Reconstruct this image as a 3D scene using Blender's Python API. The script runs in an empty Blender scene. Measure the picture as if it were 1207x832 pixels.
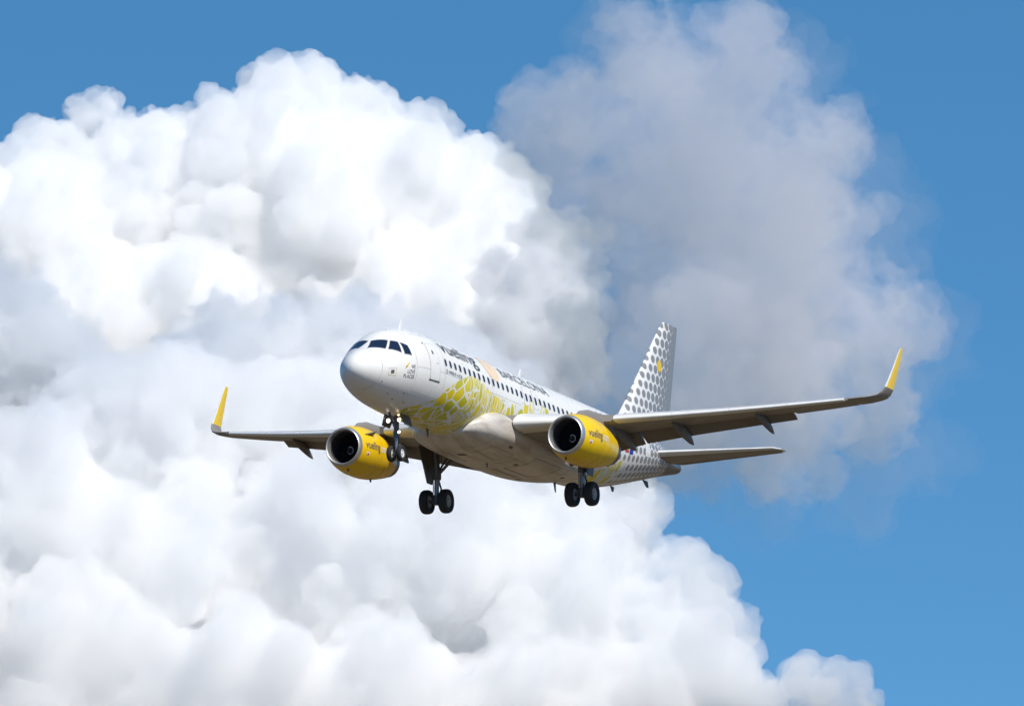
import bpy, bmesh, math, random
import numpy as np
from mathutils import Vector, Matrix

sc = bpy.context.scene
col = sc.collection
rad = math.radians

# ------------------------------------------------------------------ camera, sky, sun, exposure
FOCAL, PW, PH = 12676.25, 1207, 832          # focal length in pixels of the 1207 x 832 photograph
ELEV = rad(6.5)                              # the camera looks slightly up from the ground
CAMZ = 1.7
cam = bpy.data.cameras.new('camera')
cam_o = bpy.data.objects.new('camera', cam)
col.objects.link(cam_o)
cam.sensor_width = 36.0
cam.lens = FOCAL / PW * 36.0
cam.clip_start = 1.0
cam.clip_end = 120000.0
cam_o.location = (0, 0, CAMZ)
cam_o.rotation_euler = (math.pi / 2 + ELEV, 0, 0)
sc.camera = cam_o

SUN_EL, SUN_AZ = rad(49), rad(144)           # azimuth clockwise from the viewing direction (+Y)
world = bpy.data.worlds.new('World')
sc.world = world
world.use_nodes = True
nt = world.node_tree
bg = nt.nodes['Background']
sky = nt.nodes.new('ShaderNodeTexSky')
sky.sky_type = 'NISHITA'
sky.sun_disc = False
sky.sun_elevation = SUN_EL
sky.sun_rotation = SUN_AZ
sky.altitude = 200
sky.air_density = 1.0
sky.dust_density = 0.2
sky.ozone_density = 3.0
tc = nt.nodes.new('ShaderNodeTexCoord')
va = nt.nodes.new('ShaderNodeVectorMath'); va.operation = 'MULTIPLY_ADD'
va.inputs[1].default_value = (1, 1, 2.4)
va.inputs[2].default_value = (0, 0, 0.15)    # clear dry air: the deep blue comes down close to the horizon
vn = nt.nodes.new('ShaderNodeVectorMath'); vn.operation = 'NORMALIZE'
hs = nt.nodes.new('ShaderNodeHueSaturation')
hs.inputs['Saturation'].default_value = 1.26
hs.inputs['Hue'].default_value = 0.49
hs.inputs['Value'].default_value = 1.38
nt.links.new(tc.outputs['Generated'], va.inputs[0])
nt.links.new(va.outputs[0], vn.inputs[0])
nt.links.new(vn.outputs[0], sky.inputs[0])
nt.links.new(sky.outputs[0], hs.inputs['Color'])
nt.links.new(hs.outputs[0], bg.inputs[0])
bg.inputs[1].default_value = 0.10

sun = bpy.data.lights.new('sun', 'SUN')
sun.energy = 4.1
sun.angle = rad(0.53)
sun.color = (1.0, 0.93, 0.815)
sun_o = bpy.data.objects.new('sun', sun)
col.objects.link(sun_o)
sun_dir = Vector((math.sin(SUN_AZ) * math.cos(SUN_EL), math.cos(SUN_AZ) * math.cos(SUN_EL), math.sin(SUN_EL)))
sun_o.rotation_euler = (-sun_dir).to_track_quat('-Z', 'Y').to_euler()
sun_o.location = (300, -300, 400)

vs = sc.view_settings
vs.view_transform = 'Standard'
vs.look = 'None'
vs.gamma = 1.0
vs.use_curve_mapping = False
vs.exposure = 0.14
cy = sc.cycles
cy.use_denoising = True
cy.adaptive_threshold = 0.02
cy.volume_bounces = 18
cy.max_bounces = 20
cy.diffuse_bounces = 3
cy.glossy_bounces = 3
cy.transparent_max_bounces = 24

# ------------------------------------------------------------------ helpers
def tag(o, label=None, cat=None, group=None, kind=None):
    if label: o['label'] = label
    if cat: o['category'] = cat
    if group: o['group'] = group
    if kind: o['kind'] = kind
    return o


class MB:
    """collects verts / faces (+ uv per vertex, material slot per face) and links them as ONE mesh object"""
    def __init__(s):
        s.v, s.f, s.uv, s.mi = [], [], [], []

    def add(s, verts, faces, uv=None, mi=0):
        n = len(s.v)
        s.v += [tuple(map(float, p)) for p in verts]
        s.uv += [tuple(map(float, p)) for p in (uv if uv is not None else [(0, 0)] * len(verts))]
        s.f += [tuple(i + n for i in f) for f in faces]
        s.mi += [mi] * len(faces)
        return s

    def grid(s, P, closed=True, uv=None, mi=0, cap0=False, cap1=False):
        """P: (rows, ring, 3) array of points; rings closed round"""
        P = np.asarray(P, float)
        r, k = P.shape[:2]
        F = []
        kk = k if closed else k - 1
        for i in range(r - 1):
            for j in range(kk):
                a, b = i * k + j, i * k + (j + 1) % k
                F.append((a, b, b + k, a + k))
        if cap0: F.append(tuple(range(k))[::-1])
        if cap1: F.append(tuple((r - 1) * k + j for j in range(k)))
        return s.add(P.reshape(-1, 3), F, None if uv is None else np.asarray(uv).reshape(-1, 2), mi)

    def tube(s, pts, radii, n=14, mi=0, caps=True):
        pts = [Vector(p) for p in pts]
        if not hasattr(radii, '__len__'): radii = [radii] * len(pts)
        rows = []
        d0 = (pts[-1] - pts[0]).normalized()
        ref = Vector((0, 0, 1)) if abs(d0.z) < .9 else Vector((1, 0, 0))
        for i, p in enumerate(pts):
            d = (pts[min(i + 1, len(pts) - 1)] - pts[max(i - 1, 0)])
            d = d.normalized() if d.length > 1e-9 else d0
            a = d.cross(ref).normalized(); b = d.cross(a)
            rows.append([p + (a * math.cos(2 * math.pi * k / n) + b * math.sin(2 * math.pi * k / n)) * radii[i] for k in range(n)])
        return s.grid(np.array([[tuple(q) for q in r] for r in rows]), mi=mi, cap0=caps, cap1=caps)

    def lathe(s, prof, c, axis='x', n=48, mi=0, sx=1.0):
        """prof: (along, radius) list revolved about an axis through c; mi may be a list per segment"""
        rows = []
        for a, r in prof:
            ring = []
            for k in range(n):
                t = 2 * math.pi * k / n
                if axis == 'x': ring.append((c[0] + a, c[1] + r * math.cos(t), c[2] + r * math.sin(t)))
                else: ring.append((c[0] + r * math.cos(t), c[1] + a, c[2] + r * math.sin(t)))
            rows.append(ring)
        rows = np.array(rows)
        if hasattr(mi, '__len__'):
            for i in range(len(prof) - 1): s.grid(rows[i:i + 2], mi=mi[i])
            return s
        return s.grid(rows, mi=mi)

    def box(s, c, size, rot=None, mi=0):
        V = []
        for x in (-.5, .5):
            for y in (-.5, .5):
                for z in (-.5, .5):
                    p = Vector((x * size[0], y * size[1], z * size[2]))
                    if rot: p = rot @ p
                    V.append(p + Vector(c))
        return s.add(V, [(0, 1, 3, 2), (4, 6, 7, 5), (0, 4, 5, 1), (2, 3, 7, 6), (0, 2, 6, 4), (1, 5, 7, 3)], mi=mi)

    def build(s, name, mats, parent=None, smooth=35, merge=True):
        me = bpy.data.meshes.new(name)
        me.from_pydata(s.v, [], s.f)
        if not isinstance(mats, (list, tuple)): mats = [mats]
        for m in mats: me.materials.append(m)
        me.polygons.foreach_set('material_index', s.mi)
        ul = me.uv_layers.new(name='UVMap')
        li = np.empty(len(me.loops), int); me.loops.foreach_get('vertex_index', li)
        ul.data.foreach_set('uv', np.array(s.uv, float)[li].ravel())
        b = bmesh.new(); b.from_mesh(me)
        if merge: bmesh.ops.remove_doubles(b, verts=b.verts, dist=1e-4)
        bmesh.ops.recalc_face_normals(b, faces=b.faces)
        b.to_mesh(me); b.free()
        if smooth:
            me.shade_smooth()
            me.set_sharp_from_angle(angle=rad(smooth))
        o = bpy.data.objects.new(name, me)
        col.objects.link(o)
        if parent:
            o.parent = parent
            if parent.type == 'EMPTY': o.location = -PBASE
        return o


# ------------------------------------------------------------------ materials
def new_mat(name):
    m = bpy.data.materials.new(name); m.use_nodes = True
    return m, m.node_tree, m.node_tree.nodes['Principled BSDF']


class NG:
    """tiny node expression helper"""
    def __init__(s, nt): s.nt = nt
    def _in(s, sock, v):
        if isinstance(v, bpy.types.NodeSocket): s.nt.links.new(v, sock)
        else: sock.default_value = v
    def m(s, op, a, b=0.0, clamp=False):
        n = s.nt.nodes.new('ShaderNodeMath'); n.operation = op; n.use_clamp = clamp
        s._in(n.inputs[0], a); s._in(n.inputs[1], b); return n.outputs[0]
    def mix(s, f, a, b):
        n = s.nt.nodes.new('ShaderNodeMix'); n.data_type = 'RGBA'
        s._in(n.inputs[0], f); s._in(n.inputs[6], a); s._in(n.inputs[7], b); return n.outputs[2]
    def ramp(s, v, lo, hi, a=0.0, b=1.0):
        n = s.nt.nodes.new('ShaderNodeMapRange'); n.clamp = True
        s._in(n.inputs[0], v); s._in(n.inputs[1], lo); s._in(n.inputs[2], hi); s._in(n.inputs[3], a); s._in(n.inputs[4], b); return n.outputs[0]
    def noise(s, vec, scale, detail=4, rough=.55):
        n = s.nt.nodes.new('ShaderNodeTexNoise'); s.nt.links.new(vec, n.inputs['Vector'])
        n.inputs['Scale'].default_value = scale; n.inputs['Detail'].default_value = detail; n.inputs['Roughness'].default_value = rough
        return n.outputs['Fac']
    def obj(s): return s.nt.nodes.new('ShaderNodeTexCoord').outputs['Object']
    def uv(s): return s.nt.nodes.new('ShaderNodeTexCoord').outputs['UV']
    def sep(s, v):
        n = s.nt.nodes.new('ShaderNodeSeparateXYZ'); s.nt.links.new(v, n.inputs[0]); return n.outputs
    def comb(s, x, y, z=0.0):
        n = s.nt.nodes.new('ShaderNodeCombineXYZ')
        for i, q in enumerate((x, y, z)): s._in(n.inputs[i], q)
        return n.outputs[0]
    def scale(s, v, t):
        n = s.nt.nodes.new('ShaderNodeVectorMath'); n.operation = 'MULTIPLY'
        s.nt.links.new(v, n.inputs[0]); n.inputs[1].default_value = t; return n.outputs[0]
    def hexdots(s, u, v, pitch):
        """distance to the nearest point of a triangular lattice, in pitches"""
        ds = []
        for o in (0.0, .5):
            a = s.m('ADD', s.m('DIVIDE', u, pitch), o); b = s.m('ADD', s.m('DIVIDE', v, pitch * 1.732), o)
            a = s.m('SUBTRACT', s.m('FRACT', s.m('ADD', a, 100.0)), .5)
            b = s.m('MULTIPLY', s.m('SUBTRACT', s.m('FRACT', s.m('ADD', b, 100.0)), .5), 1.732)
            ds.append(s.m('SQRT', s.m('ADD', s.m('MULTIPLY', a, a), s.m('MULTIPLY', b, b))))
        return s.m('MINIMUM', ds[0], ds[1])


def paint(name, colr, rough=.3, dirt=.12, dirtcol=(.28, .23, .17), metal=0, spec=.5, streak=(.25, 3, 3), bump=0.0, coat=0.0):
    """aircraft paint or metal with faint wind-blown streaks of dirt"""
    m, nt, P = new_mat(name); g = NG(nt)
    o = g.obj()
    n1 = g.noise(g.scale(o, streak), 1.0, 5, .6)
    n2 = g.noise(o, 1.7, 3, .6)
    f = g.m('MULTIPLY', g.ramp(g.m('ADD', g.m('MULTIPLY', n1, .9), g.m('MULTIPLY', n2, .1)), .42, .75), dirt)
    c = g.mix(f, (*colr, 1), (*dirtcol, 1))
    nt.links.new(c, P.inputs['Base Color'])
    nt.links.new(g.ramp(n2, .3, .7, rough * .85, rough * 1.25), P.inputs['Roughness'])
    P.inputs['Metallic'].default_value = metal
    P.inputs['Specular IOR Level'].default_value = spec
    P.inputs['Coat Weight'].default_value = coat
    return m


M = {}
M['white'] = paint('white_paint', (.82, .81, .78), .28, .05)
M['belly'] = paint('belly_paint', (.66, .62, .57), .30, .8, streak=(.35, 2.2, 2.2))
M['yellow'] = paint('yellow_paint', (.86, .565, .004), .26, .05, (.40, .25, .05))
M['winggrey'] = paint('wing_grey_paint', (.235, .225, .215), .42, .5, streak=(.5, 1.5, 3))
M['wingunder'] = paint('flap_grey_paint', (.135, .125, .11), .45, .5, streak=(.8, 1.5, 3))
M['slat'] = paint('slat_light_paint', (.70, .70, .69), .30, .20, streak=(3, .6, 3))
M['metal'] = paint('bare_lip_metal', (.62, .62, .63), .42, .25, (.3, .29, .28), metal=.85)
M['darkmetal'] = paint('dark_nozzle_metal', (.16, .15, .145), .38, .4, (.05, .045, .04), metal=.8)
M['conemetal'] = paint('tail_cone_metal', (.20, .20, .21), .35, .5, (.08, .07, .06), metal=.7)
M['steel'] = paint('gear_steel', (.13, .135, .145), .4, .5, (.05, .045, .04), metal=.3)
M['chrome'] = paint('oleo_chrome', (.75, .75, .76), .12, .1, metal=1)
M['piston'] = paint('oleo_piston_metal', (.25, .25, .27), .3, .3, metal=.6)
M['tyre'] = paint('tyre_rubber', (.018, .018, .02), .75, .4, (.05, .045, .04))
M['rim'] = paint('wheel_rim', (.66, .66, .64), .4, .35, (.1, .09, .08))
M['rimdark'] = paint('main_wheel_rim', (.34, .34, .35), .45, .4, (.05, .05, .05))
M['seam'] = paint('dark_seam', (.09, .09, .10), .5, 0)
M['softseam'] = paint('panel_seam', (.42, .42, .43), .5, 0)
M['ink'] = paint('charcoal_lettering', (.035, .04, .055), .35, 0)
M['inkgrey'] = paint('grey_lettering', (.10, .11, .13), .35, 0)
M['peach'] = paint('peach_paint', (.85, .66, .46), .3, 0)
M['fanblack'] = paint('fan_blade_dark', (.02, .02, .022), .4, .2, (.01, .01, .01))
M['inletdark'] = paint('inlet_liner', (.05, .05, .055), .45, .2, (.03, .03, .03))
M['flagred'] = paint('flag_red', (.55, .02, .02), .4, 0)
M['flagblue'] = paint('flag_blue', (.02, .03, .30), .4, 0)

mg, nt_, P_ = new_mat('cockpit_glass')
P_.inputs['Base Color'].default_value = (.012, .018, .04, 1); P_.inputs['Roughness'].default_value = .06
P_.inputs['Specular IOR Level'].default_value = .6
M['glass'] = mg
mg, nt_, P_ = new_mat('cabin_window_glass')
P_.inputs['Base Color'].default_value = (.03, .035, .05, 1); P_.inputs['Roughness'].default_value = .15
M['cabinglass'] = mg


def lamp(name, colr, st):
    m, nt, P = new_mat(name)
    P.inputs['Base Color'].default_value = (*colr, 1)
    P.inputs['Emission Color'].default_value = (*colr, 1); P.inputs['Emission Strength'].default_value = st
    return m


M['lampwhite'] = lamp('lit_landing_lamp', (1, .97, .92), 3.5)
M['lampwarm'] = lamp('lit_taxi_lamp', (1, .78, .42), 2.5)


def dotted(name, kind):
    """white paint carrying a triangular lattice of grey dots that grow towards the trailing edge"""
    m, nt, P = new_mat(name); g = NG(nt)
    uvn = nt.nodes.new('ShaderNodeUVMap'); uvn.uv_map = 'UVMap'
    u, v, _ = g.sep(uvn.outputs[0])
    if kind == 'fin':
        pitch = .56
        d = g.hexdots(g.m('ADD', u, g.m('MULTIPLY', v, -.03)), v, pitch)
        uv2 = nt.nodes.new('ShaderNodeUVMap'); uv2.uv_map = 'chord'
        fr, hh, _ = g.sep(uv2.outputs[0])
        r = g.ramp(fr, 0.0, .95, .30, .57)
        r = g.m('ADD', r, g.ramp(hh, (.55), 1.0, 0, .03))
    else:
        pitch = .62
        d = g.hexdots(u, v, pitch)
        r = g.ramp(u, 22.5, 32.0, .11, .46)
    f = g.ramp(g.m('SUBTRACT', r, d), -.03, .03)
    o = g.obj()
    n1 = g.ramp(g.noise(g.scale(o, (.25, 3, 3)), 1.0, 5, .6), .45, .75, 0, .10)
    base = g.mix(n1, (.80, .80, .79, 1), (.28, .23, .17, 1))
    nt.links.new(g.mix(f, base, (.25, .25, .253, 1)), P.inputs['Base Color'])
    P.inputs['Roughness'].default_value = .3
    return m


M['findots'] = dotted('fin_dot_paint', 'fin')
M['taildots'] = dotted('fuselage_dot_paint', 'fus')


def lattice():
    """mosaic of yellow and lime tiles divided by white ribbons, in metres along and round the fuselage"""
    m, nt, P = new_mat('yellow_mosaic_paint'); g = NG(nt)
    uvn = nt.nodes.new('ShaderNodeUVMap'); uvn.uv_map = 'UVMap'
    u, v, _ = g.sep(uvn.outputs[0])
    # tiles get long and thin towards the wing
    su = g.ramp(u, 8.8, 12.5, 1.0, 1.7)
    sv = g.ramp(u, 8.6, 12.0, 1.15, .75)
    w = g.noise(uvn.outputs[0], .9, 2)
    uu = g.m('MULTIPLY', g.m('ADD', u, g.m('MULTIPLY', w, .8)), su)
    vv = g.m('ADD', g.m('MULTIPLY', v, sv), g.m('MULTIPLY', u, -.35))
    vec = g.comb(uu, vv)
    vo = nt.nodes.new('ShaderNodeTexVoronoi'); vo.feature = 'DISTANCE_TO_EDGE'
    vo.inputs['Scale'].default_value = 1.25
    vo.inputs['Randomness'].default_value = 1
    nt.links.new(vec, vo.inputs['Vector'])
    vc = nt.nodes.new('ShaderNodeTexVoronoi'); vc.feature = 'F1'; vc.inputs['Scale'].default_value = 1.25
    nt.links.new(vec, vc.inputs['Vector'])
    cr, cg, cb = g.sep(vc.outputs['Color'])
    # a finer second net of ribbons over some tiles
    vo2 = nt.nodes.new('ShaderNodeTexVoronoi'); vo2.feature = 'DISTANCE_TO_EDGE'; vo2.inputs['Scale'].default_value = 2.3
    nt.links.new(vec, vo2.inputs['Vector'])
    fine = g.m('MULTIPLY', g.ramp(vo2.outputs['Distance'], .03, .05, 1, 0), g.ramp(cb, .68, .72, 0, 1))
    wide = g.ramp(u, 11.5, 14.5, .045, .10)
    rib = g.m('MAXIMUM', g.ramp(vo.outputs['Distance'], wide, g.m('ADD', wide, .018), 1, 0), fine)
    tile = g.mix(g.ramp(cr, .35, .65), (.78, .62, .006, 1), (.58, .53, .008, 1))
    nt.links.new(g.mix(rib, tile, (.80, .80, .78, 1)), P.inputs['Base Color'])
    P.inputs['Roughness'].default_value = .3
    return m


M['lattice'] = lattice()

# ------------------------------------------------------------------ ground (below the frame; it throws warm light up on the bellies)
m, nt, P = new_mat('dry_grass_ground'); g = NG(nt)
gp = nt.nodes.new('ShaderNodeNewGeometry').outputs['Position']
n1 = g.noise(gp, .008, 6); n2 = g.noise(gp, .3, 4)
nt.links.new(g.mix(g.ramp(n1, .4, .6), g.mix(n2, (.125, .085, .045, 1), (.165, .115, .065, 1)), g.mix(n2, (.08, .062, .03, 1), (.11, .085, .045, 1))), P.inputs['Base Color'])
P.inputs['Roughness'].default_value = 1
b = MB()
GS = 60000
b.add([(-GS, -GS, 0), (GS, -GS, 0), (GS, GS, 0), (-GS, GS, 0)], [(0, 1, 2, 3)])
tag(b.build('ground', m, smooth=0), kind='structure')

# ------------------------------------------------------------------ clouds: heaps of vapour standing kilometres away, each one closed volume
cE, sE = math.cos(ELEV), math.sin(ELEV)


def at(x, y, d):
    """photo direction (x, y) at distance d as a world point"""
    a, f_, b_ = (x - PW / 2) / FOCAL * d, d, -(y - PH / 2) / FOCAL * d
    return np.array([a, f_ * cE - b_ * sE, f_ * sE + b_ * cE + CAMZ])


def vapour(name, density, aniso, colr=(1, 1, 1), wisp=None):
    m = bpy.data.materials.new(name); m.use_nodes = True
    nt = m.node_tree; nt.nodes.remove(nt.nodes['Principled BSDF'])
    v = nt.nodes.new('ShaderNodeVolumeScatter')
    v.inputs['Color'].default_value = (*colr, 1); v.inputs['Density'].default_value = density; v.inputs['Anisotropy'].default_value = aniso
    nt.links.new(v.outputs[0], nt.nodes['Material Output'].inputs['Volume'])
    if wisp:
        g = NG(nt); p = nt.nodes.new('ShaderNodeNewGeometry').outputs['Position']
        n = g.noise(p, wisp[0], 5, .6)
        nt.links.new(g.m('MULTIPLY', g.ramp(n, wisp[1], wisp[2], 0, 1), density), v.inputs['Density'])
        m.cycles.homogeneous_volume = False
    return m


ICO = bpy.data.meshes.new('ico')
_b = bmesh.new(); bmesh.ops.create_icosphere(_b, subdivisions=2, radius=1); _b.to_mesh(ICO); _b.free()
IV = np.array([v.co[:] for v in ICO.vertices]); IF = np.array([p.vertices[:] for p in ICO.polygons])
bpy.data.meshes.remove(ICO)


def make_cloud(name, lobes, d, mat, seed, puffs=(34, 6), psize=(.18, .48), vox=2.0, bumps=((75, -36), (34, -18), (20, 5), (14, -9), (8, 3.6), (5, 1.6)), slope=.9, slope_y=150):
    """lobes: (x, y, radius) in photo pixels, seen at distance d; each grows puffs, and the puffs grow smaller puffs"""
    rng = np.random.RandomState(seed)
    s = d / FOCAL; sph = []
    for L in lobes:
        x, y, r = L[:3]; dep = L[3] if len(L) > 3 else rng.uniform(-.2, .2) - slope * (y - slope_y) / r
        c = at(x, y, d + dep * r * s); R = r * s * .82
        sph.append((c, R))
        for k in range(puffs[0]):
            v = rng.normal(size=3); v[1] -= .35; v[2] += .25; v /= np.linalg.norm(v)
            q = r * s * rng.uniform(*psize); cc = c + v * (R - q * .25)
            sph.append((cc, q))
            for j in range(puffs[1]):
                v2 = v + rng.normal(size=3) * .75; v2 /= np.linalg.norm(v2)
                q2 = q * rng.uniform(.28, .55); sph.append((cc + v2 * (q - q2 * .25), q2))
    V = np.concatenate([IV * q + c for c, q in sph]); Fc = np.concatenate([IF + i * len(IV) for i in range(len(sph))])
    me = bpy.data.meshes.new(name); me.from_pydata(V.tolist(), [], Fc.tolist())
    o = bpy.data.objects.new(name, me); col.objects.link(o)
    md = o.modifiers.new('r', 'REMESH'); md.mode = 'VOXEL'; md.voxel_size = vox * s
    md = o.modifiers.new('s', 'SMOOTH'); md.iterations = 2
    tx = []
    for sz, st in bumps:
        if st > 0:
            t = bpy.data.textures.new('billow', 'VORONOI'); t.distance_metric = 'DISTANCE_SQUARED'; mid = .3
        else:
            t = bpy.data.textures.new('fray', 'CLOUDS'); t.noise_depth = 4; mid = .5
        t.noise_scale = sz * s; tx.append(t)
        md = o.modifiers.new('d', 'DISPLACE'); md.texture = t; md.texture_coords = 'GLOBAL'; md.strength = -st * s; md.mid_level = mid
    md = o.modifiers.new('r2', 'REMESH'); md.mode = 'VOXEL'; md.voxel_size = vox * s     # fuses the folds into one clean skin
    md = o.modifiers.new('s2', 'SMOOTH'); md.iterations = 1; md.factor = .5
    dg = bpy.context.evaluated_depsgraph_get(); me2 = bpy.data.meshes.new_from_object(o.evaluated_get(dg))
    o.modifiers.clear(); o.data = me2; bpy.data.meshes.remove(me)
    for t in tx: bpy.data.textures.remove(t)
    me2.name = name; me2.materials.clear(); me2.materials.append(mat); me2.shade_smooth()
    # the object's own origin at the cloud's middle
    c = V.mean(0); me2.transform(Matrix.Translation(-Vector(c))); o.location = c
    return o


M['cumulus'] = vapour('bright_cumulus_vapour', .07, 0, (1, .997, .99))
M['bank'] = vapour('grey_white_vapour', 0.056, 0, (.984, .975, .960))
M['veil'] = vapour('thin_shade_tinted_vapour', .026, .2, (.80, .77, .835))  # shade is put into the grey scatter colour, the droplets themselves are white

tower = [(345, 135, 72), (275, 160, 55), (410, 150, 62), (190, 175, 52), (115, 145, 44), (65, 180, 44), (15, 215, 50), (480, 180, 60), (545, 205, 58), (590, 235, 50),
         (330, 270, 140), (190, 290, 130), (60, 330, 130), (125, 325, 115), (20, 260, 80), (120, 400, 120), (470, 290, 125), (545, 310, 90), (330, 200, 90), (250, 215, 75), (150, 225, 75), (80, 240, 75), (430, 205, 80), (510, 240, 75), (625, 330, 65), (655, 400, 60), (625, 285, 45), (-60, 320, 130), (250, 420, 150), (440, 420, 140), (90, 450, 140), (590, 440, 95)]
o = make_cloud('cumulus_cloud', tower, 7200, M['cumulus'], 5, slope=.85, psize=(.13, .40))
tag(o, 'tall brilliant white cumulus towering at the upper left', 'cloud')

bank = [(20, 400, 85), (-50, 370, 90), (110, 510, 100), (250, 430, 85), (330, 410, 75), (410, 415, 75), (480, 430, 75), (560, 455, 70), (620, 470, 60), (200, 520, 120), (380, 520, 130), (540, 540, 110), (650, 560, 80), (700, 620, 90),
        (30, 600, 130), (180, 680, 140), (350, 680, 150), (520, 680, 140), (660, 720, 120), (780, 720, 68), (822, 692, 36), (832, 780, 54), (862, 742, 34), (888, 836, 44), (948, 812, 34), (980, 834, 48), (770, 820, 100), (620, 840, 120), (450, 850, 130), (280, 860, 130), (90, 820, 140), (-60, 560, 120), (-60, 740, 120)]
o = make_cloud('cumulus_cloud', bank, 5600, M['bank'], 11, slope=.8, slope_y=420, puffs=(28, 5), psize=(.13, .40), bumps=((110, -60), (50, -26), (26, 7), (18, -10), (9, 3.4), (5, 1.4)))
tag(o, 'broad pale grey cumulus bank behind the landing gear, filling the bottom left', 'cloud')

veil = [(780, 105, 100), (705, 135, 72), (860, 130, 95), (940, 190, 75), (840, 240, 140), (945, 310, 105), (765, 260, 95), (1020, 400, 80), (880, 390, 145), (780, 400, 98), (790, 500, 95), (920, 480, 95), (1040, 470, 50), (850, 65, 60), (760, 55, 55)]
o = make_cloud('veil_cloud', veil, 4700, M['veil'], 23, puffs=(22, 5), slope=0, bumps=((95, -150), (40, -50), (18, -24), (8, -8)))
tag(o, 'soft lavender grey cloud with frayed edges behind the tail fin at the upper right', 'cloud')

fringe = [(x, y, r * 1.22) for x, y, r in veil] + [(1080, 540, 50), (1110, 420, 45), (900, 580, 55), (1010, 560, 60), (820, 570, 60)]
f = make_cloud('fringe', fringe, 4700, vapour('very_thin_vapour', .005, .3, (.93, .90, .94)), 41, puffs=(16, 4), slope=0, vox=3.6, bumps=((90, -130), (34, -50)))
f.parent = o; f.location = f.location - o.location

shred = [(684, 272, 28), (668, 318, 40), (690, 335, 26), (655, 380, 50), (682, 395, 32), (676, 440, 38), (625, 340, 50), (612, 400, 56), (636, 285, 30), (645, 440, 50)]
o = make_cloud('cumulus_cloud', shred, 6300, vapour('torn_white_vapour', .05, 0), 31, puffs=(18, 5), slope=.3, bumps=((55, -70), (24, -36), (11, -16), (6, -5)))
tag(o, 'ragged white cloud shred just above the rear fuselage, half veiled by grey cloud', 'cloud')

# unseen cloud added above the frame only to half shade the bank and veil
m = vapour('shade_cloud_vapour', .0050, 0)
sd = np.array(sun_dir)
patch = []
rng = np.random.RandomState(8)
b = MB()
for (x, y, r) in [(-30, 350, 120), (90, 470, 90), (240, 400, 100), (330, 370, 70), (420, 390, 80), (500, 420, 80), (600, 450, 70), (170, 430, 80), (-30, 520, 70), (80, 560, 50), (640, 540, 60), (560, 640, 60), (330, 700, 80), (-20, 640, 70), (230, 560, 60), (470, 680, 60), (200, 760, 60), (420, 800, 60)]:
    cc = at(x, y, 5600 - .6 * (y - 420) * 5600 / FOCAL) + sd * rng.uniform(900, 1000)
    rr = r * 5600 / FOCAL
    th_ = np.arcsin(np.clip(IV[:, 2], -1, 1))
    n_ = np.array([1 + .25 * math.sin(7 * v[0] + 3 * v[1]) * math.cos(5 * v[2] + 2 * v[0]) for v in IV])
    patch.append((cc, rr, n_))
for (x, y, r) in [(700, 300, 110), (740, 420, 120), (800, 250, 90), (830, 500, 100), (660, 180, 80), (720, 340, 100), (740, 420, 90), (680, 250, 90), (900, 430, 80)]:
    cc = at(x, y, 4700) + sd * rng.uniform(850, 950); rr = r * 4700 / FOCAL
    patch.append((cc, rr, n_))
for cc, rr, n_ in patch: b.add(IV * rr * n_[:, None] + cc, IF)
hc = b.build('shade_cloud', m, smooth=180, merge=False)
md = hc.modifiers.new('r', 'REMESH'); md.mode = 'VOXEL'; md.voxel_size = 4
hc['kind'] = 'structure'

# ------------------------------------------------------------------ the airliner: x aft from the nose tip, y starboard, z up
RC = np.array([[0.413317, -0.910214, 0.026072], [0.177424, 0.052416, -0.982738], [0.893135, 0.410808, 0.183158]])
TC = np.array([0.0721, 3.2186, 511.2441])
C0 = np.array([18.0, 0.0, 0.0])
ce, se = math.cos(ELEV), math.sin(ELEV)
BC = np.array([[1, 0, 0], [0, se, ce], [0, -ce, se]])     # camera (right, down, forward) to world
PBASE = Vector((17.7, 0, -4.35))
RW = BC @ RC
org = BC @ (RC @ (np.array(PBASE) - C0) + TC) + np.array([0, 0, CAMZ])
plane = bpy.data.objects.new('airliner', None)
col.objects.link(plane)
plane.empty_display_size = 3
plane.matrix_world = Matrix.Translation(Vector(org)) @ Matrix(RW.tolist()).to_4x4()
tag(plane, 'white and yellow airliner flying with its landing gear down in front of clouds', 'airliner')


def pchip(xs,ys):
    xs=np.array(xs,float);ys=np.array(ys,float);h=np.diff(xs);d=np.diff(ys)/h;m=np.zeros_like(ys)
    for i in range(1,len(xs)-1):
        if d[i-1]*d[i]>0:
            w1=2*h[i]+h[i-1];w2=h[i]+2*h[i-1];m[i]=(w1+w2)/(w1/d[i-1]+w2/d[i])
    m[0]=d[0];m[-1]=d[-1]
    def f(x):
        x=np.clip(np.asarray(x,float),xs[0],xs[-1]);i=np.clip(np.searchsorted(xs,x,side='right')-1,0,len(xs)-2)
        t=(x-xs[i])/h[i];t2=t*t;t3=t2*t
        return (2*t3-3*t2+1)*ys[i]+(t3-2*t2+t)*h[i]*m[i]+(-2*t3+3*t2)*ys[i+1]+(t3-t2)*h[i]*m[i+1]
    return f
FX=[0,.03,.1,.2,.35,.6,1,1.5,2,2.5,3,3.5,4,5,6,7, 23.5,25,27,29,31,33,35,36.5,37.2,37.57]
FT=[-.6,-.44,-.28,-.15,0,.18,.40,.68,1.03,1.37,1.62,1.79,1.91,2.03,2.07,2.07, 2.07,2.07,2.07,2.05,1.99,1.86,1.6,1.36,1.2,1.02]
FB=[-.6,-.77,-.91,-1.03,-1.16,-1.32,-1.50,-1.67,-1.79,-1.88,-1.95,-1.99,-2.02,-2.06,-2.07,-2.07, -2.07,-2.0,-1.72,-1.30,-.82,-.32,.18,.52,.68,.85]
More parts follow.
